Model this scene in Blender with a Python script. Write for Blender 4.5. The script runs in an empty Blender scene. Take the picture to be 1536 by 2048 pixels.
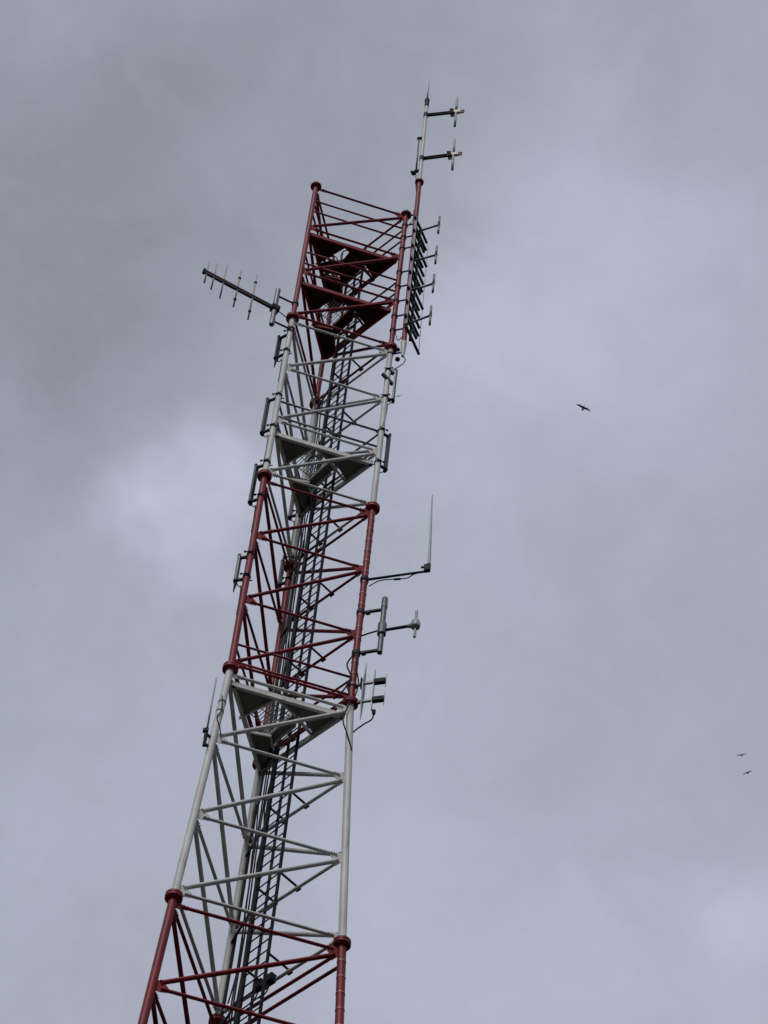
import bpy, bmesh, math, random
from mathutils import Vector as V, Matrix

random.seed(7)
sc = bpy.context.scene
COL = sc.collection

# ------------------------------------------------------------------ helpers
class MB:
    """collects shapes (world metres) and links them as ONE mesh object"""
    def __init__(self):
        self.bm = bmesh.new()

    def ring(self, c, ax, r, n, ref=None):
        ax = ax.normalized()
        t = ref if ref is not None else (V((0, 0, 1)) if abs(ax.z) < .9 else V((1, 0, 0)))
        a = ax.cross(t).normalized()
        b = ax.cross(a).normalized()
        return [self.bm.verts.new(c + a * (r * math.cos(2 * math.pi * i / n)) + b * (r * math.sin(2 * math.pi * i / n))) for i in range(n)]

    def bridge(self, r0, r1, smooth=True):
        n = len(r0)
        for i in range(n):
            f = self.bm.faces.new((r0[i], r0[(i + 1) % n], r1[(i + 1) % n], r1[i]))
            f.smooth = smooth

    def lathe(self, pts, n=14):
        """pts: list of (centre, radius) along one axis"""
        ax = V(pts[-1][0]) - V(pts[0][0])
        rings = [self.ring(V(c), ax, r, n) for c, r in pts]
        for a, b in zip(rings, rings[1:]):
            self.bridge(a, b)
        self.bm.faces.new(rings[0])
        self.bm.faces.new(rings[-1])
        return self

    def tube(self, p0, p1, r, r1=None, n=12):
        p0, p1 = V(p0), V(p1)
        # capped with their own rings so that the caps stay flat
        a = self.ring(p0, p1 - p0, r, n)
        b = self.ring(p1, p1 - p0, r if r1 is None else r1, n)
        self.bridge(a, b)
        self.bm.faces.new(a)
        self.bm.faces.new(b)
        return self

    def sweep(self, pts, r, n=8, sub=5):
        pts = [V(q) for q in pts]
        if len(pts) > 2 and sub > 1:
            ext = [pts[0] * 2 - pts[1]] + pts + [pts[-1] * 2 - pts[-2]]
            out = []
            for i in range(1, len(ext) - 2):
                a, b, c, d = ext[i - 1:i + 3]
                for k in range(sub):
                    t = k / sub
                    out.append(.5 * ((2 * b) + (c - a) * t + (2 * a - 5 * b + 4 * c - d) * t * t + (3 * b - a - 3 * c + d) * t ** 3))
            out.append(pts[-1])
            pts = out
        prev, ref = None, None
        first = None
        for i, q in enumerate(pts):
            ax = (pts[min(i + 1, len(pts) - 1)] - pts[max(i - 1, 0)]).normalized()
            if ref is None:
                ref = ax.orthogonal().normalized()
            ref = (ref - ax * ref.dot(ax)).normalized()
            b = ax.cross(ref)
            rg = [self.bm.verts.new(q + ref * (r * math.cos(2 * math.pi * k / n)) + b * (r * math.sin(2 * math.pi * k / n))) for k in range(n)]
            if prev:
                self.bridge(prev, rg)
            else:
                first = rg
            prev = rg
        self.bm.faces.new(first)
        self.bm.faces.new(prev)
        return self

    def box(self, c, x, y, z):
        """half-extent vectors x, y, z round centre c"""
        c, x, y, z = V(c), V(x), V(y), V(z)
        v = [self.bm.verts.new(c + x * sx + y * sy + z * sz) for sx in (-1, 1) for sy in (-1, 1) for sz in (-1, 1)]
        for q in ((0, 1, 3, 2), (4, 6, 7, 5), (0, 4, 5, 1), (2, 3, 7, 6), (0, 2, 6, 4), (1, 5, 7, 3)):
            self.bm.faces.new([v[i] for i in q])
        return self

    def beam(self, p0, p1, w, h):
        """rectangular bar between two points, w wide across, h tall"""
        p0, p1 = V(p0), V(p1)
        d = p1 - p0
        s = d.cross(V((0, 0, 1)))
        s = s.normalized() if s.length > 1e-6 else V((1, 0, 0))
        u = s.cross(d).normalized()
        return self.box((p0 + p1) / 2, d / 2, s * (w / 2), u * (h / 2))

    def prism(self, poly, t):
        """polygon extruded by the vector t"""
        t = V(t)
        a = [self.bm.verts.new(V(q)) for q in poly]
        b = [self.bm.verts.new(V(q) + t) for q in poly]
        n = len(a)
        self.bm.faces.new(a)
        self.bm.faces.new(b)
        for i in range(n):
            self.bm.faces.new((a[i], a[(i + 1) % n], b[(i + 1) % n], b[i]))
        return self

    def ball(self, c, r, sz=1.0):
        m = Matrix.Translation(V(c)) @ Matrix.Diagonal((1, 1, sz, 1))
        res = bmesh.ops.create_uvsphere(self.bm, u_segments=14, v_segments=9, radius=r, matrix=m)
        for vv in res['verts']:
            for f in vv.link_faces:
                f.smooth = True
        return self

    def build(self, name, mat, parent=None, label=None):
        bmesh.ops.recalc_face_normals(self.bm, faces=self.bm.faces)
        self.bm.normal_update()
        for ed in self.bm.edges:          # caps and corners stay crisp
            if len(ed.link_faces) == 2 and ed.calc_face_angle(0) > .6:
                ed.smooth = False
        off = world_loc(parent)
        me = bpy.data.meshes.new(name)
        for v in self.bm.verts:
            v.co -= off
        self.bm.to_mesh(me)
        self.bm.free()
        me.materials.append(mat)
        o = bpy.data.objects.new(name, me)
        COL.objects.link(o)
        if parent is not None:
            o.parent = parent
        if label:
            o['label'] = label
        return o


def world_loc(o):
    t = V((0, 0, 0))
    while o is not None:
        t = t + V(o.location)
        o = o.parent
    return t


def thing(name, loc, label, cat, group=None):
    o = bpy.data.objects.new(name, None)
    o.empty_display_size = .2
    o.location = V(loc)
    COL.objects.link(o)
    return tag(o, label, cat, group)


def tag(o, label, cat, group=None):
    o['label'] = label
    o['category'] = cat
    if group:
        o['group'] = group
    return o


# ------------------------------------------------------------------ materials
def mat(name, base, rough=.5, metal=0.0, dark=None, amount=.4, scale=6.0, streak=1.0, spots=None, bump=.0, spec=.5):
    m = bpy.data.materials.new(name)
    m.use_nodes = True
    nt = m.node_tree
    N, L = nt.nodes, nt.links
    b = N['Principled BSDF']
    b.inputs['Roughness'].default_value = rough
    b.inputs['Metallic'].default_value = metal
    b.inputs['Specular IOR Level'].default_value = spec
    tc = N.new('ShaderNodeTexCoord')
    mp = N.new('ShaderNodeMapping')
    mp.inputs['Scale'].default_value = (1, 1, streak)
    L.new(tc.outputs['Object'], mp.inputs['Vector'])
    nz = N.new('ShaderNodeTexNoise')
    nz.inputs['Scale'].default_value = scale
    nz.inputs['Detail'].default_value = 6
    nz.inputs['Roughness'].default_value = .65
    L.new(mp.outputs['Vector'], nz.inputs['Vector'])
    rp = N.new('ShaderNodeValToRGB')
    rp.color_ramp.elements[0].position = .32
    rp.color_ramp.elements[1].position = .68
    d = dark or tuple(c * (1 - amount) for c in base)
    rp.color_ramp.elements[0].color = (*d, 1)
    rp.color_ramp.elements[1].color = (*base, 1)
    L.new(nz.outputs['Fac'], rp.inputs['Fac'])
    out = rp.outputs['Color']
    if spots:
        n2 = N.new('ShaderNodeTexNoise')
        n2.inputs['Scale'].default_value = scale * (2.3 if scale > 5 else 1.3)
        n2.inputs['Detail'].default_value = 8
        n2.inputs['Roughness'].default_value = .7
        L.new(mp.outputs['Vector'], n2.inputs['Vector'])
        r2 = N.new('ShaderNodeValToRGB')
        r2.color_ramp.elements[0].position = spots[1]
        r2.color_ramp.elements[1].position = spots[1] + .08
        r2.color_ramp.elements[0].color = (0, 0, 0, 1)
        r2.color_ramp.elements[1].color = (1, 1, 1, 1)
        L.new(n2.outputs['Fac'], r2.inputs['Fac'])
        mx = N.new('ShaderNodeMixRGB')
        L.new(r2.outputs['Color'], mx.inputs['Fac'])
        L.new(out, mx.inputs['Color1'])
        mx.inputs['Color2'].default_value = (*spots[0], 1)
        out = mx.outputs['Color']
    L.new(out, b.inputs['Base Color'])
    if bump:
        bp = N.new('ShaderNodeBump')
        bp.inputs['Strength'].default_value = bump
        bp.inputs['Distance'].default_value = .004
        L.new(nz.outputs['Fac'], bp.inputs['Height'])
        L.new(bp.outputs['Normal'], b.inputs['Normal'])
    return m


M = {
    'red': mat('red_paint', (.285, .009, .020), .5, dark=(.17, .007, .013), scale=4.0, streak=.3, spots=((.10, .024, .02), .60), bump=.2, spec=.3),
    'white': mat('white_paint', (.74, .745, .73), .5, dark=(.53, .535, .52), scale=4.0, streak=.25, spots=((.33, .27, .21), .60), bump=.2, spec=.35),
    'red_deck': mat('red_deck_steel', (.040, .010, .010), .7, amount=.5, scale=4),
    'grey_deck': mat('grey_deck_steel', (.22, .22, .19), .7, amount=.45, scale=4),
    'galv': mat('galvanised_steel', (.17, .17, .19), .5, .35, amount=.45, scale=9),
    'dark_galv': mat('weathered_steel', (.030, .030, .042), .6, .1, amount=.5, scale=9, spec=.25),
    'radome': mat('dark_grey_radome', (.060, .062, .078), .45, amount=.25, scale=5),
    'pole': mat('grey_pole_steel', (.24, .24, .27), .45, .3, amount=.35, scale=6),
    'alu': mat('pale_aluminium', (.42, .42, .44), .45, .0, amount=.25, scale=8),
    'cream': mat('pale_plastic', (.72, .69, .64), .5, amount=.2, scale=8),
    'black': mat('black_rubber', (.014, .014, .018), .65, amount=.4, scale=12, spec=.2),
    'black_red': mat('dark_red_boom', (.065, .028, .034), .55, amount=.5, scale=12),
    'cable_grey': mat('grey_cable_jacket', (.30, .30, .28), .5, amount=.3, scale=10),
    'band': mat('pale_clamp_band', (.33, .16, .17), .45, .2, amount=.3, scale=10),
    'bird': mat('dark_feathers', (.018, .017, .018), .8, amount=.4, scale=20),
    'ground': mat('grass_and_dirt', (.030, .034, .022), .95, dark=(.030, .027, .022), scale=.25, spots=((.06, .054, .045), .64)),
    'concrete': mat('concrete', (.30, .29, .27), .9, amount=.3, scale=3),
}

# ------------------------------------------------------------------ tower frame
H = 2.01605                    # height of one bracing panel
TOP = 55.256                   # height of the topmost flange


def zl(l):
    return TOP - H * l


DIR = {'A': V((-.76650, -.64214, 0)), 'B': V((.93935, -.34277, 0)), 'C': V((-.17268, .98497, 0))}


def leg(k, z):
    R = 1.27017 + max(0.0, (zl(9) - z)) * .05144
    return V((DIR[k].x * R, DIR[k].y * R, z))


FACES = (('A', 'B'), ('B', 'C'), ('C', 'A'))
COLOURS = ['red', 'white', 'red', 'white', 'red']
LEG_R = [.058, .061, .064, .066, .070]

tower = thing('lattice_tower', (0, 0, 0), 'tall three legged red and white lattice tower carrying all the antennas', 'tower')

for s in range(5):
    colour = COLOURS[s]
    pm = M[colour]
    zt, zb = zl(3 * s), zl(3 * s + 3)
    for k in 'ABC':
        b = MB().tube(leg(k, zb + .03), leg(k, zt - .03), LEG_R[s] * (1.0 if s else .98), n=18)
        lg = b.build('leg', pm, tower, '%s painted leg section' % colour)
        # flange at the top of this section: two bolted discs
        fl = MB()
        c = leg(k, zt)
        fr = .142 if s else .128
        fl.lathe([(c + V((0, 0, -.064)), LEG_R[s] + .012), (c + V((0, 0, -.052)), fr - .008), (c + V((0, 0, -.046)), fr), (c + V((0, 0, -.008)), fr)], 22)
        if s:
            fl.lathe([(c + V((0, 0, .008)), fr), (c + V((0, 0, .044)), fr), (c + V((0, 0, .05)), LEG_R[s] + .01)], 22)
        else:
            fl.lathe([(c + V((0, 0, -.002)), fr - .004), (c + V((0, 0, .012)), fr - .012)], 22)
        for i in range(8):
            a = 2 * math.pi * i / 8 + .2
            q = c + V((math.cos(a), math.sin(a), 0)) * (fr - .03)
            fl.tube(q + V((0, 0, -.078)), q + V((0, 0, .07)), .012, n=6)
        fl.build('flange', M['red'], lg)
        # pale bands round the leg on the right, where a feeder is strapped to it
        if k == 'B' and s in (2, 4):
            z = zt - .42
            while z > zb + .3:
                MB().tube(leg(k, z - .011), leg(k, z + .011), LEG_R[s] + .006, n=18).build('clamp_band', M['band'], lg)
                z -= .345
    levels = [zt - (.17 if s else .10), zl(3 * s + 1), zl(3 * s + 2), zb + .13]
    hr = .026 if s < 3 else .030
    dr = .035 if s < 3 else .039
    for (p, q) in FACES:
        for i, z in enumerate(levels):
            a, b2 = leg(p, z), leg(q, z)
            d = (b2 - a).normalized()
            MB().tube(a + d * .15, b2 - d * .15, hr, n=12).tube(a + d * .145, a + d * .17, hr * 1.25, n=12).tube(b2 - d * .17, b2 - d * .145, hr * 1.25, n=12).build('horizontal_brace', pm, tower, '%s painted horizontal brace' % colour)
            nrm = d.cross(V((0, 0, 1))).normalized()
            for c, sg in ((a, 1), (b2, -1)):
                # plate in the plane of the face, a little inside the tube axis
                e = d * sg
                up = V((0, 0, 1))
                hi = .16 if (sg > 0) else .06
                lo = .06 if (sg > 0) else .16
                if i == 0 and sg > 0:
                    hi = .05
                if i == 3 and sg < 0:
                    lo = .05
                poly = [c + e * .03 + up * hi, c + e * .16 + up * hi, c + e * .27 + up * .03, c + e * .27 - up * .03, c + e * .16 - up * lo, c + e * .03 - up * lo]
                g = MB().prism([v - nrm * .006 for v in poly], nrm * .012)
                for t in (.19, .24):
                    w = c + e * t
                    g.tube(w - nrm * .045, w + nrm * .045, .011, n=6)
                g.build('gusset_plate', pm, tower, '%s painted gusset plate' % colour)
        for i in range(3):
            # each diagonal climbs from the first leg to the second
            a, b2 = leg(p, levels[i + 1] + .05), leg(q, levels[i] - .05)
            d = (b2 - a).normalized()
            MB().tube(a + d * .15, b2 - d * .15, dr, n=12).tube(a + d * .142, a + d * .17, dr * 1.22, n=12).tube(b2 - d * .17, b2 - d * .142, dr * 1.22, n=12).build('diagonal_brace', pm, tower, '%s painted diagonal brace' % colour)

# one more brace on the far right face just under the lowest flange
a, b2 = leg('B', zl(12) - .48), leg('C', zl(12) - .48)
d = (b2 - a).normalized()
MB().tube(a + d * .03, b2 - d * .03, .030, n=12).build('horizontal_brace', M['red'], tower, 'red painted horizontal brace')

# lower sections down to the ground (below the photograph)
for s in range(5, 9):
    pm = M['white' if s % 2 else 'red']
    zt, zb = zl(3 * s), zl(3 * s + 3)
    for k in 'ABC':
        MB().tube(leg(k, zb + .03), leg(k, zt - .03), .075, n=14).build('leg', pm, tower)
low = MB()
for s in range(5, 9):
    for (p, q) in FACES:
        for i in range(3):
            z0, z1 = zl(3 * s + i), zl(3 * s + i + 1)
            low.tube(leg(p, z0 - .1), leg(q, z0 - .1), .032, n=8)
            low.tube(leg(p, z1), leg(q, z0 - .15), .04, n=8)
lo = low.build('lower_bracing', M['white'], tower)
lo['kind'] = 'stuff'
for k in 'ABC':
    MB().tube(leg(k, .3), leg(k, zl(27) + .03), .078, n=14).build('leg', M['red'], tower)
    MB().tube(leg(k, -.2), leg(k, .32), .45, n=20).build('footing', M['concrete'], tower)

# ------------------------------------------------------------------ platforms
def edge(p, q, t, z, inset=0.0):
    a, b = leg(p, z), leg(q, z)
    v = a + (b - a) * t
    n = V((-v.x, -v.y, 0)).normalized()
    return v + n * inset


def platform(z, beam_mat, deck_mat, rail_mat, rails, small_hole=False):
    A, B, C = (leg(k, z) * .93 + V((0, 0, z * .07)) for k in 'ABC')
    pf = MB()
    for (p, q) in FACES:
        a, b = leg(p, z - .05), leg(q, z - .05)
        d = (b - a).normalized()
        n = V((0, 0, 1)).cross(d)
        # channel: web and two lips turned inwards
        a2, b2 = a + d * .085 + n * .045, b - d * .085 + n * .045
        pf.beam(a2, b2, .012, .115)
        pf.beam(a2 + n * .03 - V((0, 0, .052)), b2 + n * .03 - V((0, 0, .052)), .05, .010)
        pf.beam(a2 + n * .03 + V((0, 0, .046)), b2 + n * .03 + V((0, 0, .046)), .05, .010)
    P = pf.build('platform', beam_mat, tower)

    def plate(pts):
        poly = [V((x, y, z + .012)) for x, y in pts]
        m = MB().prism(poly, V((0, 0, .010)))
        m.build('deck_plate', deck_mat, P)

    e = lambda p, q, t: tuple(edge(p, q, t, z, .07)[:2])
    ab1 = e('A', 'B', .41)
    ca1 = e('C', 'A', .625)
    ca2 = e('C', 'A', .48)
    bc1 = e('B', 'C', .37)
    bc2 = e('B', 'C', .775)
    plate([A[:2], ab1, (-.117, -.527), (-.594, -.086), ca1])
    plate([(ab1[0] + .01, ab1[1]), B[:2], bc1, (.600, .115), (.436, -.111), (.180, -.305), (-.108, -.527)])
    plate([ca2, (-.12, .28), (.0, .62), (.015, .81), bc2, C[:2]])
    plate([(.43, -.10), (.30, -.01), (-.02, .43), (.0, .60), (-.115, .30), (-.10, .25), (.23, -.25)])
    if small_hole:
        plate([(-.01, -.52), (.172, -.300), (.20, -.23), (-.13, .24), (-.56, .2), (-.60, -.02), (-.37, -.12), (-.10, -.19), (.02, -.43)])
    else:
        # open bar grating over the gap between the plates
        hg = MB()
        gb = (V((.23, -.25, 0)) - V((-.10, .25, 0))).normalized()
        gn = V((-gb.y, gb.x, 0))
        if gn.dot(V((-1, -1, 0))) < 0:
            gn = -gn
        for i in range(9):
            o = V((.055, -.01, z + .014)) + gn * (.03 + i * .058)
            hg.beam(o - gb * (.30 - i * .004), o + gb * (.27 - i * .012), .010, .02)
        for t in (-.25, -.02, .20):
            o = V((.055, -.01, z + .010)) + gb * t
            hg.beam(o, o + gn * .52, .012, .012)
        hg.build('hatch_grating', M['galv'], P)
    js = MB()
    up = V((0, 0, z - .032))
    for a, b in (((-.05, -.60), (-.70, .0)), ((.18, -.33), (.62, .16)), ((.30, -.02), (-.02, .42)), ((.19, -.22), (-.12, .25)), ((-.58, .27), (-.13, .30)), ((-.11, .29), (.02, .80)), ((-.1, -.55), (.18, -.33))):
        js.beam(V((*a, 0)) + up, V((*b, 0)) + up, .03, .07)
    js.build('joist', beam_mat, P)
    # handrails on the three sides, with one post in the middle of each
    for (p, q) in FACES:
        r = MB()
        for h in rails:
            a, b = leg(p, z + h), leg(q, z + h)
            d = (b - a).normalized()
            r.tube(a + d * .06, b - d * .06, .023, n=10)
        r.build('handrail', rail_mat, tower)
    return P


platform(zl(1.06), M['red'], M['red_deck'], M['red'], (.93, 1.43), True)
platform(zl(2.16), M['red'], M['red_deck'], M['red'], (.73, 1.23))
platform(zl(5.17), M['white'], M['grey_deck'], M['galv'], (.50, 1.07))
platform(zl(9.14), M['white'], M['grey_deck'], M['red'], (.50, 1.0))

# ------------------------------------------------------------------ ladder with a centre rail
LR, LL = V((.366, .055, 0)), V((.052, .487, 0))
LM = (LR + LL) / 2
bdir = (LL - LR).normalized()
ndir = V((bdir.y, -bdir.x, 0))          # outwards, to the face B-C
if ndir.dot(V((1, 1, 0))) < 0:
    ndir = -ndir
rung_mesh = None
z_top = zl(.42)
segs = [(zl(3), z_top), (zl(6), zl(3)), (zl(9), zl(6)), (zl(12), zl(9)), (zl(15), zl(12))]
rung_z = z_top - .15
for (zb, zt) in segs:
    ld = bpy.data.objects.new('ladder', None)
    COL.objects.link(ld)
    ld.parent = tower
    ld.location = (LM.x, LM.y, zb)
    for q in (LR, LL):
        MB().box(q + V((0, 0, (zb + zt) / 2)), bdir * .008, ndir * .025, V((0, 0, (zt - zb) / 2 - .01))).box(q + V((0, 0, (zb + zt) / 2)) + ndir * .022, bdir * .02, ndir * .005, V((0, 0, (zt - zb) / 2 - .01))).build('stile', M['dark_galv'], ld)
    MB().box(LM + ndir * .02 + V((0, 0, (zb + zt) / 2)), bdir * .026, ndir * .014, V((0, 0, (zt - zb) / 2 - .02))).build('safety_rail', M['dark_galv'], ld)
    while rung_z > zb + .05:
        if rung_mesh is None:
            r = MB().tube(-bdir * .262, bdir * .262, .0125, n=8).build('rung', M['dark_galv'], ld)
            rung_mesh = r.data
            for v in rung_mesh.vertices:
                v.co += world_loc(ld)
        else:
            r = bpy.data.objects.new('rung', rung_mesh)
            COL.objects.link(r)
            r.parent = ld
        r.location = (0, 0, rung_z - zb)
        rung_z -= .252
# arms that tie the ladder to the braces of the face B-C
for l in range(1, 15):
    z = zl(l) + (.13 if l % 3 == 0 else 0)
    a, b = leg('B', z), leg('C', z)
    fd = (b - a).normalized()
    fn = V((fd.y, -fd.x, 0))
    if fn.dot(V((1, 1, 0))) < 0:
        fn = -fn
    for q in (LR, LL):
        dist = (a - q).dot(fn)
        m = MB()
        m.beam(V((q.x, q.y, z + .045)) - fn * .02, V((q.x, q.y, z + .045)) + fn * (dist + .085), .035, .022)
        e0 = V((q.x, q.y, z)) + fn * dist
        m.beam(e0 - fd * .05 + fn * .046, e0 + fd * .05 + fn * .046, .03, .03)
        m.build('ladder_bracket', M['dark_galv'], tower)

# cable support bars between the back leg and the ladder
for l in range(3, 15):
    z = zl(l) - .35
    c = leg('C', z)
    end = V((LL.x, LL.y, z))
    m = MB().beam(c + (end - c).normalized() * .06, end, .035, .04)
    m.build('cable_support', M['dark_galv'], tower)

# ladder hoops standing above the top deck
hp = MB()
for h in (.35, .75):
    z = zl(1.06) + h
    pts = []
    for i in range(9):
        a = math.pi * i / 8
        pts.append(LM + V((0, 0, z)) + bdir * (.26 * math.cos(a)) - ndir * (.42 * math.sin(a)))
    hp.sweep(pts, .014, 8, 2)
hp.tube(LM - ndir * .42 + V((0, 0, zl(1.06) + .3)), LM - ndir * .42 + V((0, 0, zl(1.06) + .8)), .012)
hp.build('safety_hoop', M['dark_galv'], tower)

# ------------------------------------------------------------------ feeder cables
def feeder(pts, r, m, label, group='feeder cables climbing the tower'):
    o = MB().sweep(pts, r, 8, 2).build('feeder_cable', m)
    tag(o, label, 'cable', group)
    return o


perp = V((.985, .172, 0))
def by_c(z, t, out=0.0):
    c = leg('C', z)
    d = (V((LL.x, LL.y, z)) - c)
    d.z = 0
    d.normalize()
    return c + d * t + V((-d.y, d.x, 0)) * out


feeder([by_c(z, .112, .030 + .008 * math.sin(z)) for z in [zl(l * .5) for l in range(19, 31)]], .029, M['black'], 'thick black feeder cable running beside the white back leg', None)
for j, (t, r, top) in enumerate(((.0, .014, 6.2), (.06, .014, 4.4))):
    feeder([V((LL.x, LL.y, z)) - ndir * .03 + bdir * (.13 + t + .012 * math.sin(z * 1.7 + j)) for z in [zl(l * .5) for l in range(int(top * 2), 31)]], r, M['black'], 'thin black feeder cable hanging between the back leg and the ladder')
feeder([V((LL.x, LL.y, z)) + bdir * (.052 + .006 * math.sin(z)) for z in [zl(l * .5) for l in range(5, 31)]], .027, M['black'], 'thick black feeder cable tied along the left stile of the ladder', None)
for j, (t, top, bot) in enumerate(((.10, 6.4, 9.6), (.145, 6.4, 9.6), (.19, 6.2, 9.6), (.235, 6.3, 9.6), (.13, 3.2, 6.2), (.2, 3.1, 6.2))):
    n = int((bot - top) * 2) + 1
    feeder([by_c(zl(top + (bot - top) * i / (n - 1)), t + .012 * math.sin(i * 1.3 + j), .02 + .012 * math.cos(i * .9 + j * 2)) for i in range(n)], .017, M['cable_grey'] if j % 2 == 0 else M['dark_galv'],
           'grey feeder cable bundled against the red back leg' if j < 4 else 'grey feeder cable bundled against the upper white back leg',
           'feeder cables on the red back leg' if j < 4 else 'feeder cables on the white back leg')

for j, (t0, top, bot) in enumerate(((.16, 3.3, 8.8), (.26, 5.3, 12.2), (.10, 9.3, 14.8))):
    n = int((bot - top) * 3)
    feeder([V((LL.x, LL.y, zl(top + (bot - top) * i / n))) + bdir * (t0 + random.uniform(-.045, .045)) + ndir * random.uniform(-.06, .04) for i in range(n + 1)], .013, M['black'],
           ('loose black feeder cable wandering beside the ladder in the upper sections', 'loose black feeder cable wandering beside the ladder through the red middle section', 'loose black feeder cable wandering beside the ladder in the lowest white section')[j], 'loose feeder cables beside the ladder')

# junction boxes low on the ladder
a, b = leg('B', zl(12)), leg('C', zl(12))
for t, zz, lab in ((.545, .40, 'right hand black junction box fixed low on the ladder bracing'), (.635, .42, 'left hand black junction box fixed low on the ladder bracing')):
    c = a + (b - a) * t + V((-.06, -.03, zz - .28))
    bx = thing('junction_box', c, lab, 'junction box', 'junction boxes low on the ladder')
    d = (b - a).normalized()
    n = V((d.y, -d.x, 0))
    MB().box(c, d * .075, n * .055, V((0, 0, .085))).build('housing', M['black'], bx)
    MB().box(c - n * .059, d * .066, n * .006, V((0, 0, .075))).build('lid', M['dark_galv'], bx)
    MB().sweep([c + V((0, 0, -.08)), c + V((0, 0, -.25)) + d * .06, c + V((0, 0, -.3)) + d * .2], .012).build('cable', M['black'], bx)

# coil of cable hanging in the hole of the top deck
cz = zl(1.06) - .12
pts = [V((-.33, -.22, cz)) + V((.10 * math.cos(i * .5), .10 * math.sin(i * .5), .01 * math.sin(i * 1.3))) for i in range(14)]
tag(MB().sweep(pts, .013).build('cable_coil', M['black']), 'black coil of cable hanging in the opening of the topmost deck', 'cable')

# ------------------------------------------------------------------ panel antennas
def panel(pos, off, zt, zb, label, group, r=.062, tail=None, stub=True):
    """slim panel held off a leg by two arms"""
    o = V((off[0], off[1], 0))
    u = o.normalized()
    w = V((-u.y, u.x, 0))
    base = V((pos.x, pos.y, 0)) + o
    t = thing('panel_antenna', base + V((0, 0, zb)), label, 'panel antenna', group)
    m = MB()
    mid = base + V((0, 0, (zt + zb) / 2))
    hh = (zt - zb) / 2
    prof = [(-.055, -.02), (.055, -.02), (.055, .018), (.030, .038), (-.030, .038), (-.055, .018)]
    m.prism([mid + w * x + u * y - V((0, 0, hh)) for x, y in prof], V((0, 0, 2 * hh)))
    m.build('radome', M['radome'], t)
    MB().prism([mid + w * (x * 1.12) + u * (y * 1.12) - V((0, 0, hh + .012)) for x, y in prof], V((0, 0, .03))).prism([mid + w * (x * 1.12) + u * (y * 1.12) + V((0, 0, hh - .018)) for x, y in prof], V((0, 0, .03))).build('end_cap', M['dark_galv'], t)
    for z in (zt - .04, zb + .05):
        c = V((pos.x, pos.y, z))
        br = MB().beam(c + u * (r - .01), base + V((0, 0, z)) - u * .01, .05, .045)
        bo = br.build('bracket', M['dark_galv'], t)
        cl = MB().lathe([(c + V((0, 0, .035)), r + .012), (c + V((0, 0, .085)), r + .012)], 16)
        if stub:
            for sg in (-1, 1):
                q = c + V((0, 0, .06)) + w * (sg * (r + .02))
                cl.tube(q - u * .085, q + u * .09, .012, n=6)
                cl.tube(q + u * .075, q + u * .105, .024, n=6)
        cl.build('clamp', M['dark_galv'], bo)
    s0 = base + V((0, 0, zb + .02))
    c0 = V((pos.x, pos.y, 0))
    MB().sweep([s0, s0 + V((0, 0, -.10)) - u * .03, s0 + V((0, 0, -.20)) - u * .10, c0 + u * (r + .0) + w * .04 + V((0, 0, zb - .22)), c0 + u * (r - .016) + w * .045 + V((0, 0, zb - .6)), c0 + u * (r - .016) + w * .045 + V((0, 0, zb - 1.1))], .010).build('lead_cable', M['black'], t)
    if tail:
        z0 = zb if tail < 0 else zt
        MB().lathe([(base + V((0, 0, z0)), .030), (base + V((0, 0, z0 + tail * .12)) + u * .0, .026), (base + V((0, 0, z0 + tail * .32)) + u * .01, .008)], 10).build('connector', M['black'], t)
    return t


gA = 'panel antennas down the left leg'
LA, LB, LC = leg('A', zl(4)), leg('B', zl(4)), leg('C', zl(4))
panel(LA, (-.20, .155), 48.60, 47.72, 'dark grey panel antenna topmost on the left leg, just under the red section', gA, tail=-1)
panel(LA, (-.20, .12), 46.06, 44.80, 'long dark grey panel antenna on the white left leg beside the middle deck', gA)
panel(LA, (-.185, .10), 43.60, 42.33, 'long dark grey panel antenna beside the red flange on the left leg', gA, r=.064)
panel(LA, (-.188, .06), 40.51, 39.72, 'short dark grey panel antenna lowest on the red left leg', gA, r=.066, tail=-1)
gB = 'panel antennas on the right leg'
panel(LB, (.157, -.03), 48.25, 47.10, 'dark grey panel antenna on the white right leg below the mast foot', gB)
panel(LB, (.165, .075), 45.92, 44.66, 'dark grey panel antenna on the right leg beside the middle deck', gB)
gC = 'panel antennas on the back leg'
panel(LC, (-.17, .08), 45.70, 44.93, 'dark panel antenna on the white back leg behind the middle deck', gC, tail=1)
panel(LC, (-.165, .09), 43.40, 42.60, 'dark panel antenna at the flange where the back leg turns red', gC, tail=1)

# mounting pipe offset beside the panel on the right leg
MBK = MB().beam(LB + V((-.12, -.1, 47.98 - LB.z)), LB + V((.13, .02, 47.80 - LB.z)), .07, .06)
tag(MBK.build('mounting_bracket', M['galv']), 'short grey angle bracket clamped across the white right leg', 'bracket')

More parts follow.
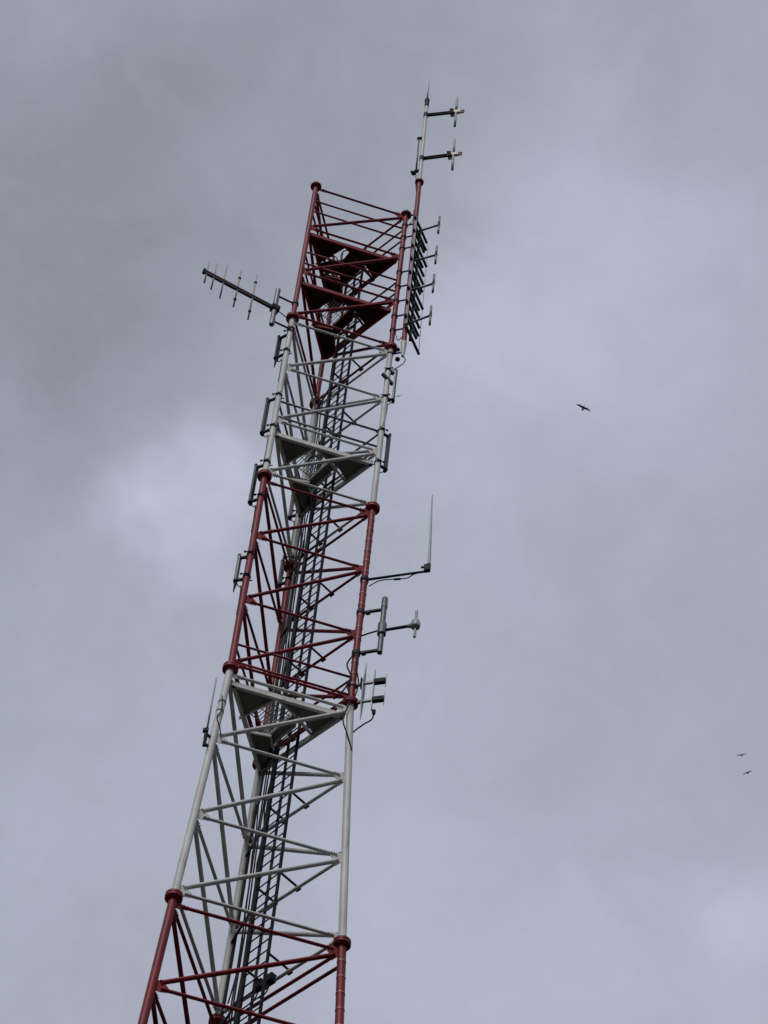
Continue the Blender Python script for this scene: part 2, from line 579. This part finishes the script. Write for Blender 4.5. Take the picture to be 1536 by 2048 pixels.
# ------------------------------------------------------------------ log-periodic antenna, upper left
root = V((-1.375, -.955, 49.25))
tip = V((-2.962, -1.60, 49.255))
ya = thing('log_periodic_antenna', root, 'antenna on the upper left with a dark boom and five upright rods', 'antenna')
bd = (tip - root).normalized()
bn = V((-bd.y, bd.x, 0))
MB().beam(root + bd * .02 + V((0, 0, .035)), tip + V((0, 0, .040)), .055, .040).beam(root + bd * .02 - V((0, 0, .035)), tip - V((0, 0, .040)), .055, .040).build('boom', M['black_red'], ya)
MB().box(tip, bd * .025, bn * .035, V((0, 0, .075))).build('end_cap', M['black'], ya)
L0 = (tip - root).length
for t, ln, ball in ((.065, .86, 0), (.24, 1.09, 0), (.47, 1.40, 0), (.80, 1.52, .9), (1.17, 1.90, 1.22)):
    c = tip - bd * t
    e = MB().tube(c - V((0, 0, ln / 2)), c + V((0, 0, ln / 2)), .018, n=8)
    eo = e.build('element', M['alu'], ya)
    if ball:
        for sg in (-1, 1):
            MB().ball(c + V((0, 0, sg * ball / 2)), .036, 1.0).build('trap', M['black'], eo)
px, py = -1.383, -.957
MB().lathe([((px, py, 48.58), .055), ((px, py, 50.05), .055)], 16).build('mount_pole', M['pole'], ya)
MB().box(root + V((0, 0, 0)), bd * .09, bn * .075, V((0, 0, .075))).build('boom_clamp', M['black'], ya)
for z in (49.80, 48.74):
    c = V((LA.x, LA.y, z))
    q = V((px, py, z))
    MB().tube(c + (q - c).normalized() * .05, q, .022, n=10).tube(c - V((0, 0, .035)), c + V((0, 0, .035)), .075, n=16).build('standoff_arm', M['dark_galv'], ya)
MB().sweep([root + V((.03, 0, -.05)), root + V((.18, .05, -.10)), root + V((.33, .12, -.22)), V((LA.x - .06, LA.y - .02, 48.75))], .012).build('cable', M['black'], ya)

# ------------------------------------------------------------------ mast on the right leg
ma0, ma1 = V((1.452, -.543, 49.35)), V((1.392, -.540, 61.15))
def mp(z):
    t = (z - ma0.z) / (ma1.z - ma0.z)
    return ma0 + (ma1 - ma0) * t


mast = thing('antenna_mast', mp(49.35), 'tall slim mast rising past the tower top, red below and white above', 'mast')
MB().tube(mp(49.35), mp(56.72), .056, n=18).build('lower_pole', M['red'], mast, 'red painted lower mast pole')
MB().lathe([(mp(48.78), .03), (mp(48.95), .05), (mp(49.34), .068)], 16).build('foot_sleeve', M['cream'], mast)
MB().lathe([(mp(56.72), .105), (mp(56.78), .105)], 20).build('flange', M['red'], mast)
MB().lathe([(mp(56.79), .055), (mp(56.95), .047), (mp(61.08), .041)], 16).build('upper_pole', M['cream'], mast, 'white upper mast pole')
MB().lathe([(mp(60.86), .055), (mp(60.98), .055)], 12).lathe([(mp(61.02), .04), (mp(61.12), .065), (mp(61.24), .06), (mp(61.30), .02)], 12).build('tip_clamp', M['black'], mast)
MB().tube(mp(61.3), mp(62.3), .020, .013, n=8).build('tip_rod', M['alu'], mast)
sp0, sp1 = V((1.310, -.536, 57.30)), V((1.293, -.535, 59.03))
MB().tube(sp0, sp1, .022, n=10).build('side_pipe', M['galv'], mast)
for q, z in ((sp1, 59.05), (sp0, 57.32)):
    MB().beam(q, mp(q.z + .08), .05, .07).ball(q, .052).build('pipe_clamp', M['black'], mast)
MB().ball(sp0 + V((-.06, -.02, -.16)), .06).beam(sp0 + V((0, 0, -.06)), sp0 + V((-.12, -.03, -.13)), .04, .05).build('pipe_foot', M['black'], mast)
MB().sweep([sp0 + V((.0, 0, -.15)), sp0 + V((.02, -.01, -.45)), mp(56.55) + V((-.075, -.02, 0)), mp(56.2) + V((-.05, -.03, 0))], .011).build('cable', M['black'], mast)
for y in (55.15, 54.70, 54.13, 53.6, 52.5, 51.85, 51.2, 50.55, 49.95, 48.95):
    c = V((LB.x, LB.y, y))
    q = mp(max(y, 49.0))
    q.z = y
    MB().tube(c + (q - c).normalized() * .05, q, .02, n=8).tube(c - V((0, 0, .03)), c + V((0, 0, .03)), .072, n=16).build('standoff_arm', M['dark_galv'], mast)
MB().ball(mp(48.83) + V((-.1, -.02, -.23)), .055).ball(mp(48.83) + V((-.11, -.02, .16)), .045).build('cable_fitting', M['black'], mast)
MB().sweep([mp(48.8), mp(48.8) + V((.06, -.02, -.15)), mp(48.8) + V((.02, -.02, -.36)), V((LB.x + .05, LB.y - .02, 48.25))], .011).build('cable', M['black'], mast)
MB().sweep([V((LB.x + .06, LB.y, 49.85)), V((LB.x + .13, LB.y - .05, 49.5)), mp(49.55) + V((-.05, -.02, 0))], .010).build('cable', M['black'], mast)
MB().sweep([V((LB.x + .05, LB.y, 54.7)), V((LB.x + .17, LB.y - .05, 54.95)), mp(55.3) + V((-.06, -.02, 0))], .010).build('cable', M['black'], mast)

# two crossed dipoles at the mast top
for z, end, lab in ((60.353, V((2.125, -.753, 60.353)), 'upper pale cross shaped dipole on its arm at the mast top'), (57.981, V((2.151, -.781, 57.981)), 'lower pale cross shaped dipole on its arm at the mast top')):
    c = mp(z)
    d = (end - c)
    d.z = 0
    d.normalize()
    w = V((-d.y, d.x, 0))
    t = thing('cross_dipole_antenna', c, lab, 'dipole antenna', 'cross dipoles at the mast top')
    MB().tube(c + V((0, 0, .042)), end + V((0, 0, .042)), .028, n=10).tube(c - V((0, 0, .042)), end - V((0, 0, .042)), .028, n=10).build('arm', M['black'], t)
    MB().tube(c - V((0, 0, .09)), c + V((0, 0, .09)), .058, n=14).build('clamp', M['dark_galv'], t)
    MB().box(end - d * .02, d * .13, w * .035, V((0, 0, .055))).box(end - d * .10 + w * .08, d * .05, w * .04, V((0, 0, .012))).box(end - d * .10 - w * .08, d * .05, w * .04, V((0, 0, .012))).build('feed_box', M['cream'], t)
    MB().lathe([(end - V((0, 0, .80)), .030), (end - V((0, 0, .02)), .034)], 10).lathe([(end + V((0, 0, .02)), .034), (end + V((0, 0, .80)), .028)], 10).build('upright_rod', M['alu'], t)
    for sg in (-1, 1):
        MB().tube(end + d * .08 + V((0, 0, sg * .05)), end + d * .20 + w * (sg * .02) + V((0, 0, sg * .085)), .028, n=10).build('side_rod', M['cream'], t)

# dipole panel array on the mast: upright screen of rods with four dipoles in front
arr = thing('dipole_array', mp(50.0), 'upright ladder like screen of dark rods with four dipoles on the red mast', 'antenna array')
rd = V((.50, .866, 0))
for i in range(16):
    z = 49.82 + i * .322 + .04 * math.sin(i * 2.1)
    c = mp(z) + V((.06, -.035, 0)) + rd * (-.05 if i % 2 else .04)
    MB().beam(c - rd * .16, c + rd * (.50 if i % 3 else .60), .05, .056).build('reflector_rod', M['dark_galv'], arr)
for s_, rr in ((-.10, .024), (.18, .024)):
    c0, c1 = mp(49.9 if s_ < 0 else 49.7) + V((.045, -.025, 0)) + rd * s_, mp(54.75) + V((.045, -.025, 0)) + rd * s_
    MB().beam(c0, c1, .095 if s_ < 0 else .06, .06).build('upright_rail', M['galv'] if s_ < 0 else M['dark_galv'], arr)
MB().tube(mp(49.75) + rd * .62 + V((.06, -.035, 0)), mp(54.7) + rd * .62 + V((.06, -.035, 0)), .007, n=6).build('edge_wire', M['alu'], arr)
for z, e in ((54.265, V((1.951, -.831, 54.265))), (52.901, V((1.951, -.803, 52.901))), (51.553, V((1.950, -.832, 51.553))), (50.101, V((1.946, -.865, 50.101)))):
    c = mp(z)
    dp = MB().tube(c, e, .026, n=10).build('dipole_arm', M['pole'], arr)
    MB().tube(e - V((0, 0, .40)), e - V((0, 0, .015)), .026, n=10).build('dipole', M['pole'], dp)
    MB().tube(e + V((0, 0, .015)), e + V((0, 0, .40)), .026, n=10).build('dipole', M['pole'], dp)
    MB().box(e, V((.03, 0, 0)), V((0, .03, 0)), V((0, 0, .035))).build('feed_cap', M['dark_galv'], dp)

# ------------------------------------------------------------------ whip on an arm, right
c = V((LB.x, LB.y, 40.79))
e = V((2.345, -.858, 40.79))
d = (e - c).normalized()
t = thing('whip_antenna', c, 'tall thin whip antenna standing at the end of a long arm right of the tower', 'whip antenna')
MB().tube(c + d * .05, e, .026, .022, n=10).tube(c - V((0, 0, .05)), c + V((0, 0, .05)), .082, n=16).build('arm', M['black'], t)
wb = e + V((0, 0, .10))
MB().box(wb - d * .03, d * .055, V((-d.y, d.x, 0)) * .04, V((0, 0, .09))).tube(e, e + V((0, 0, .22)), .036, n=10).box(wb - d * .1 + V((0, 0, .05)), d * .05, V((-d.y, d.x, 0)) * .015, V((0, 0, .02))).build('base_clamp', M['black'], t)
wt = e + V((-.045, .01, 2.52))
MB().lathe([(e + V((0, 0, .2)), .030), (e + V((-.01, 0, .9)), .025), (wt, .012)], 10).build('whip', M['alu'], t)
MB().sweep([e + V((-.02, 0, .02)), c + d * .95 - V((0, 0, .04)), c + d * .82 - V((0, 0, .13)), c + d * .6 - V((0, 0, .11)), c + d * .3 - V((0, 0, .09)), c + d * .1 - V((0, 0, .22))], .011).build('cable', M['black'], t)
MB().tube(c + d * .58 - V((0, 0, .115)), c + d * .70 - V((0, 0, .125)), .022, n=8).build('connector', M['black'], t)

# ------------------------------------------------------------------ single dipole with its pole, right
P0 = V((1.605, -.594, 39.12))
t = thing('can_dipole_antenna', P0, 'grey upright pipe on the right leg holding a dipole with a round pale hub', 'dipole antenna')
MB().lathe([((P0.x, P0.y, 38.46), .051), ((P0.x, P0.y, 39.84), .051)], 18).lathe([((P0.x, P0.y, 39.80), .060), ((P0.x, P0.y, 40.08), .058), ((P0.x, P0.y, 40.11), .045)], 18).build('pole', M['galv'], t)
MB().lathe([((P0.x, P0.y, 39.0), .082), ((P0.x, P0.y, 39.30), .082), ((P0.x, P0.y, 39.36), .06)], 18).build('pole_clamp', M['galv'], t)
for z in (39.76, 38.54):
    c = V((LB.x, LB.y, z))
    q = V((P0.x, P0.y, z))
    dd = (q - c).normalized()
    MB().beam(c + dd * .05, q, .05, .045).beam(c + dd * .10 - V((0, 0, .03)), c + dd * .18 - V((0, 0, .03)), .07, .05).tube(c - V((0, 0, .05)), c + V((0, 0, .05)), .08, n=16).build('standoff_arm', M['dark_galv'], t)
hub = V((2.190, -.830, 39.12))
d = (hub - P0)
d.z = 0
d.normalize()
MB().tube(P0 + V((0, 0, 0)), hub - d * .05, .030, n=12).build('boom', M['dark_galv'], t)
MB().lathe([(hub + V((0, 0, -.085)), .065), (hub + V((0, 0, -.06)), .085), (hub + V((0, 0, .03)), .090), (hub + V((0, 0, .12)), .066), (hub + V((0, 0, .15)), .045)], 20).lathe([(hub - d * .14, .035), (hub - d * .05, .06)], 14).build('hub', M['alu'], t)
MB().tube(hub + V((0, 0, .14)), hub + V((0, 0, .42)), .026, n=12).build('dipole', M['alu'], t)
MB().tube(hub - V((0, 0, .08)), hub - V((0, 0, .36)), .026, n=12).build('dipole', M['alu'], t)
c = V((LB.x, LB.y, 39.12))
MB().sweep([P0 + V((-.05, .02, .02)), P0 + V((-.2, .07, -.03)), c + V((.04, -.02, -.08))], .016).build('cable', M['black'], t)

# ------------------------------------------------------------------ small directional antenna, right
rad = V((.94, -.34, 0))
ww = V((.34, .94, 0))
c1 = V((1.391, -.535, 37.36))
t = thing('directional_antenna', V((LB.x, LB.y, 37.36)), 'small pale antenna of two long pointed blades beside the right end of the lower deck', 'antenna')
bl = MB()
prof = [(0, .84), (.030, .60), (.085, .20), (.085, -.20), (.030, -.60), (0, -.80), (-.030, -.60), (-.085, -.20), (-.085, .20), (-.030, .60)]
bl.prism([c1 + ww * x + V((0, 0, y)) - rad * .008 for x, y in prof], rad * .016)
bl.build('reflector_blade', M['alu'], t)
c2 = V((1.560, -.596, 37.36))
prof2 = [(0, .60), (.022, .50), (.026, 0), (.020, -.45), (.008, -.53), (-.008, -.53), (-.020, -.45), (-.026, 0), (-.022, .50)]
MB().prism([c2 + ww * x + V((0, 0, y)) - rad * .01 for x, y in prof2], rad * .02).build('driven_blade', M['alu'], t)
for z, lab in ((37.60, 0), (37.09, 1)):
    s0 = V((1.391, -.535, z))
    s1 = s0 + rad * .385
    MB().beam(s0, s0 + rad * .20, .045, .055).build('boom', M['alu'], t)
    bx = MB().box(s0 + rad * .285, rad * .105, ww * .04, V((0, 0, .05))).build('boom_sleeve', M['black'], t)
    MB().tube(s1 + rad * .012 - V((0, 0, .19)), s1 + rad * .012 + V((0, 0, .19)), .006, n=6).build('director_rod', M['alu'], t)
    c = V((LB.x, LB.y, z))
    MB().beam(c + rad * .05, s0, .05, .06).lathe([(c - V((0, 0, .03)), .085), (c + V((0, 0, .03)), .085)], 16).build('bracket', M['galv'], t)
rl = MB()
lp = [c1 - rad * .05 + ww * x + V((0, 0, .24 + y)) for x, y in ((-.03, -.13), (.03, -.13), (.035, 0), (.03, .13), (-.03, .13), (-.035, 0), (-.03, -.13))]
rl.sweep(lp, .012, 8, 3).build('feed_loop', M['black'], t)
b0 = c2 - V((0, 0, .53))
MB().sweep([b0, b0 + V((.03, 0, -.05)), b0 + V((.05, .0, -.10)), b0 + V((.02, 0, -.28)), b0 + V((-.12, .03, -.42)), V((LB.x + .07, LB.y, 36.25)), V((LB.x + .06, LB.y - .03, 35.8))], .014).build('cable', M['black'], t)
MB().lathe([(b0 + V((.05, 0, -.02)), .035), (b0 + V((.05, 0, -.12)), .03)], 10).build('connector', M['black'], t)

# cables hanging round the right leg at the lower deck
z9 = zl(9)
for pts, r, lab in (
    ([V((LB.x - .10, LB.y - .10, z9 + .35)), V((LB.x - .02, LB.y - .13, z9 - .1)), V((LB.x - .10, LB.y - .08, z9 - .55)), V((LB.x + .0, LB.y - .09, z9 - .95)), V((LB.x + .11, LB.y - .09, z9 - 1.35))], .014, 'loose black cable crossing the right leg under the lower deck'),
    ([V((LB.x - .02, LB.y - .085, z9 + 1.35)), V((LB.x - .14, LB.y - .06, z9 + 1.0)), V((LB.x - .05, LB.y - .10, z9 + .6)), V((LB.x - .16, LB.y - .05, z9 + .25)), V((LB.x - .30, LB.y - .0, z9 + .05))], .016, 'loose black cable looping down the red right leg above the lower flange'),
    ([V((LB.x + .05, LB.y - .07, z9 + 1.5)), V((LB.x + .02, LB.y - .09, z9 + 1.0)), V((LB.x + .10, LB.y - .04, z9 + .55)), V((LB.x + .06, LB.y - .06, z9 + .1))], .013, 'black cable strapped straight down the red right leg beside the small blades')):
    tag(MB().sweep(pts, r).build('loose_cable', M['black']), lab, 'cable')
zA = zl(9.75)
tag(MB().sweep([leg('A', zl(9.45)) + V((-.02, -.08, 0)), leg('A', zA + .2) + V((.03, -.085, 0)), leg('A', zA) + V((-.02, -.085, 0)), leg('A', zA - .25) + V((.075, -.05, 0)), leg('A', zl(10)) + V((.12, -.02, .04))], .010).build('loose_cable', M['black']), 'thin black cable winding round the white left leg below the lower deck', 'cable')
for zz in (zl(9.5), zl(9.63)):
    MB().tube(leg('A', zz - .012), leg('A', zz + .012), .072, n=18).build('clamp_band', M['dark_galv'], tower)

# small whip on the left leg
q = V((-1.178, -.982, 34.98))
a0 = leg('A', 34.93)
t = thing('whip_antenna', a0, 'short thin whip antenna clamped to the white left leg beside the lower deck', 'whip antenna')
MB().lathe([(q + V((0, 0, .22)), .017), (q + V((0, 0, 1.62)), .014)], 8).build('whip', M['alu'], t)
MB().lathe([(q + V((0, 0, -.2)), .022), (q + V((0, 0, .0)), .034), (q + V((0, 0, .25)), .030)], 10).box(q + V((-.02, -.01, .17)), V((.045, 0, 0)), V((0, .035, 0)), V((0, 0, .03))).box(q + V((0, 0, -.17)), V((.03, 0, 0)), V((0, .03, 0)), V((0, 0, .04))).build('base', M['black'], t)
for zz in (.1, -.15):
    MB().beam(V((a0.x, a0.y, q.z + zz)), q + V((0, 0, zz)), .04, .04).build('bracket', M['black'], t)

# ------------------------------------------------------------------ birds, soaring far beyond the tower
def bird(loc, span, wing, head, label, flap, group):
    """wing: direction of the right wing, head: direction of flight"""
    wing, head = V(wing).normalized(), V(head)
    head = (head - wing * head.dot(wing)).normalized()
    up = wing.cross(head).normalized()
    loc = V(loc)
    m = MB()
    s = span / 2
    body = [(-.50, .03), (-.42, .06), (-.25, .085), (-.05, .12), (.12, .11), (.22, .07), (.30, .065), (.36, .05), (.42, .012)]
    m.lathe([(loc + head * (a * span * .45), r * span * .42) for a, r in body], 12)
    tl = [(-.22, .035), (-.46, .085), (-.52, .05), (-.53, 0), (-.52, -.05), (-.46, -.085), (-.22, -.035)]
    m.prism([loc + head * (a * span * .45) + wing * (b * span) - up * .006 * span for a, b in tl], up * (.012 * span))
    for sg in (-1, 1):
        rings = []
        for f, lead, ch, lift in ((.04, .13, .34, 0), (.22, .19, .36, .10), (.45, .24, .32, .14), (.70, .16, .25, .10), (.88, .05, .17, .02), (1.0, -.06, .06, -.05)):
            o = loc + wing * (sg * s * f) + up * (lift * s * flap)
            le, te = o + head * (lead * s), o + head * ((lead - ch) * s)
            md = (le + te) / 2
            th = .07 * ch * s + .012
            rings.append([m.bm.verts.new(x) for x in (le, md + up * th, te, md - up * th)])
        for a, b in zip(rings, rings[1:]):
            m.bridge(a, b)
        m.bm.faces.new(rings[0])
        m.bm.faces.new(rings[-1])
    o = m.build('bird', M['bird'])
    o.location = loc
    for v in o.data.vertices:
        v.co -= loc
    tag(o, label, 'bird', group)
    rm = o.modifiers.new('one_skin', 'REMESH')
    rm.mode = 'VOXEL'
    rm.voxel_size = span * .0065
    return o


g = 'birds soaring round the tower'
bird((19.568, 75.732, 170.714), 1.22, (.952, .217, -.183), (.25, -.45, .85), 'dark bird gliding in open sky right of the tower', -.45, g)
bird((52.691, 156.298, 231.388), 1.12, (.95, -.30, .20), (-.05, .05, .95), 'distant dark bird, the upper one of two low on the right', .5, g)
bird((55.397, 163.873, 237.697), 1.25, (.865, -.427, .267), (-.05, .05, .95), 'distant dark bird, the lower tilted one of two low on the right', -.15, g)
bird((8.931, 146.459, 280.801), .95, (.93, -.32, .19), (-.05, .05, .95), 'distant dark bird just right of the white right leg', .3, g)

# ------------------------------------------------------------------ ground
gm = bpy.data.meshes.new('ground')
S = 2500
gm.from_pydata([(-S, -S, 0), (S, -S, 0), (S, S, 0), (-S, S, 0)], [], [(0, 1, 2, 3)])
gm.materials.append(M['ground'])
go = bpy.data.objects.new('ground', gm)
COL.objects.link(go)
go['kind'] = 'structure'

# ------------------------------------------------------------------ sky
SUN_DIR = V((-.26, -.60, .74)).normalized()
w = bpy.data.worlds.new('World')
sc.world = w
w.use_nodes = True
nt = w.node_tree
N, L = nt.nodes, nt.links
N.clear()
out = N.new('ShaderNodeOutputWorld')
sky = N.new('ShaderNodeTexSky')
sky.sky_type = 'NISHITA'
sky.sun_disc = False
sky.sun_elevation = math.asin(SUN_DIR.z)
sky.sun_rotation = math.atan2(SUN_DIR.x, SUN_DIR.y)
bg1 = N.new('ShaderNodeBackground')
bg1.inputs['Strength'].default_value = .06
L.new(sky.outputs['Color'], bg1.inputs['Color'])
tc = N.new('ShaderNodeTexCoord')


def math_node(op, a, b=None, c=None, clamp=False):
    n = N.new('ShaderNodeMath')
    n.operation = op
    n.use_clamp = clamp
    for i, x in enumerate((a, b, c)):
        if x is None:
            continue
        if isinstance(x, (int, float)):
            n.inputs[i].default_value = x
        else:
            L.new(x, n.inputs[i])
    return n.outputs[0]


def noise(scale, detail, rough, dist=0.0, off=(0, 0, 0)):
    mpn = N.new('ShaderNodeMapping')
    mpn.inputs['Location'].default_value = off
    L.new(tc.outputs['Generated'], mpn.inputs['Vector'])
    n = N.new('ShaderNodeTexNoise')
    n.inputs['Scale'].default_value = scale
    n.inputs['Detail'].default_value = detail
    n.inputs['Roughness'].default_value = rough
    n.inputs['Distortion'].default_value = dist
    L.new(mpn.outputs['Vector'], n.inputs['Vector'])
    return n


big = noise(5.5, 4, .5, .2, (.37, .11, .53)).outputs['Fac']
fine = noise(21, 8, .62, .6, (1.3, .2, .7)).outputs['Fac']
grain = noise(160, 3, .6, 0, (.1, .7, .3)).outputs['Fac']
warp = noise(14, 3, .5, 0, (.9, .4, .2)).outputs['Color']
wv = N.new('ShaderNodeVectorMath')
wv.operation = 'MULTIPLY_ADD'
L.new(warp, wv.inputs[0])
wv.inputs[1].default_value = (.10, .10, .10)
wv.inputs[2].default_value = (-.05, -.05, -.05)
wd = N.new('ShaderNodeVectorMath')
wd.operation = 'ADD'
L.new(tc.outputs['Generated'], wd.inputs[0])
L.new(wv.outputs['Vector'], wd.inputs[1])

val = math_node('MULTIPLY_ADD', math_node('SUBTRACT', big, .5), .45, .50)
val = math_node('ADD', val, math_node('MULTIPLY', math_node('SUBTRACT', fine, .5), .29))
val = math_node('ADD', val, math_node('MULTIPLY', math_node('SUBTRACT', grain, .5), .07))
LOBES = (
    ((-0.0508, 0.5802, 0.8129), 0.0270, 0.44),
    ((-0.0556, 0.5580, 0.8279), 0.0150, 0.12),
    ((0.0399, 0.5137, 0.8571), 0.0300, 0.13),
    ((-0.1109, 0.5089, 0.8537), 0.0950, -0.33),
    ((0.0795, 0.7062, 0.7036), 0.1541, 0.14),
    ((-0.0956, 0.6173, 0.7809), 0.0578, -0.02),
    ((0.1867, 0.6647, 0.7234), 0.0270, 0.20),
    ((0.0872, 0.4842, 0.8706), 0.0732, 0.27),
    ((-0.1100, 0.4270, 0.8970), 0.0770, -0.09),
    ((-0.0119, 0.4141, 0.9101), 0.0809, -0.24),
    ((0.1416, 0.6243, 0.7682), 0.0674, -0.08),
)
for dvec, rad_, amp in LOBES:
    df = N.new('ShaderNodeVectorMath')
    df.operation = 'DISTANCE'
    L.new(wd.outputs['Vector'], df.inputs[0])
    df.inputs[1].default_value = dvec
    q = math_node('DIVIDE', df.outputs['Value'], rad_)
    e_ = math_node('EXPONENT', math_node('MULTIPLY', math_node('MULTIPLY', q, q), -1.0))
    val = math_node('ADD', val, math_node('MULTIPLY', e_, amp))
cr = N.new('ShaderNodeValToRGB')
cr.color_ramp.elements[0].position = 0.0
cr.color_ramp.elements[0].color = (.225, .247, .288, 1)
cr.color_ramp.elements[1].position = 1.0
cr.color_ramp.elements[1].color = (.565, .603, .722, 1)
em = cr.color_ramp.elements.new(.5)
em.color = (.390, .418, .503, 1)
L.new(val, cr.inputs['Fac'])
bg2 = N.new('ShaderNodeBackground')
bg2.inputs['Strength'].default_value = 1.0
sep = N.new('ShaderNodeSeparateXYZ')
L.new(tc.outputs['Generated'], sep.inputs[0])
mr = N.new('ShaderNodeMapRange')          # heavy overcast: darker towards the horizon
mr.interpolation_type = 'SMOOTHSTEP'
mr.inputs['From Min'].default_value = .10
mr.inputs['From Max'].default_value = .72
mr.inputs['To Min'].default_value = .03
mr.inputs['To Max'].default_value = 1.0
L.new(sep.outputs['Z'], mr.inputs['Value'])
vm = N.new('ShaderNodeVectorMath')
vm.operation = 'SCALE'
L.new(cr.outputs['Color'], vm.inputs[0])
L.new(mr.outputs['Result'], vm.inputs['Scale'])
L.new(vm.outputs['Vector'], bg2.inputs['Color'])
mx = N.new('ShaderNodeMixShader')
mx.inputs['Fac'].default_value = .95
L.new(bg1.outputs[0], mx.inputs[1])
L.new(bg2.outputs[0], mx.inputs[2])
L.new(mx.outputs[0], out.inputs['Surface'])

sl = bpy.data.lights.new('sun', 'SUN')
sl.energy = 1.5
sl.angle = math.radians(25)
sl.color = (1.0, .97, .93)
so = bpy.data.objects.new('sun', sl)
so.rotation_euler = (-SUN_DIR).to_track_quat('-Z', 'Y').to_euler()
so.location = (-20, -20, 80)
COL.objects.link(so)

# ------------------------------------------------------------------ camera
cd = bpy.data.cameras.new('camera')
cd.sensor_fit = 'VERTICAL'
cd.sensor_height = 24
cd.lens = 24 * 5191.6 / 2048
cd.clip_end = 8000
co = bpy.data.objects.new('camera', cd)
R = V((0.98875231, -0.13659262, 0.06092064))
U = V((-0.1468927, -0.8102765, 0.56733987))
F = V((0.02813188, 0.5699074, 0.82122722))
mw = Matrix(((R.x, U.x, -F.x, 0), (R.y, U.y, -F.y, -29.2317), (R.z, U.z, -F.z, 1.6), (0, 0, 0, 1)))
co.matrix_world = mw
COL.objects.link(co)
sc.camera = co

sc.view_settings.view_transform = 'Standard'
sc.view_settings.look = 'None'
sc.view_settings.exposure = 0
sc.view_settings.gamma = 1
sc.render.engine = 'CYCLES'
sc.cycles.max_bounces = 6
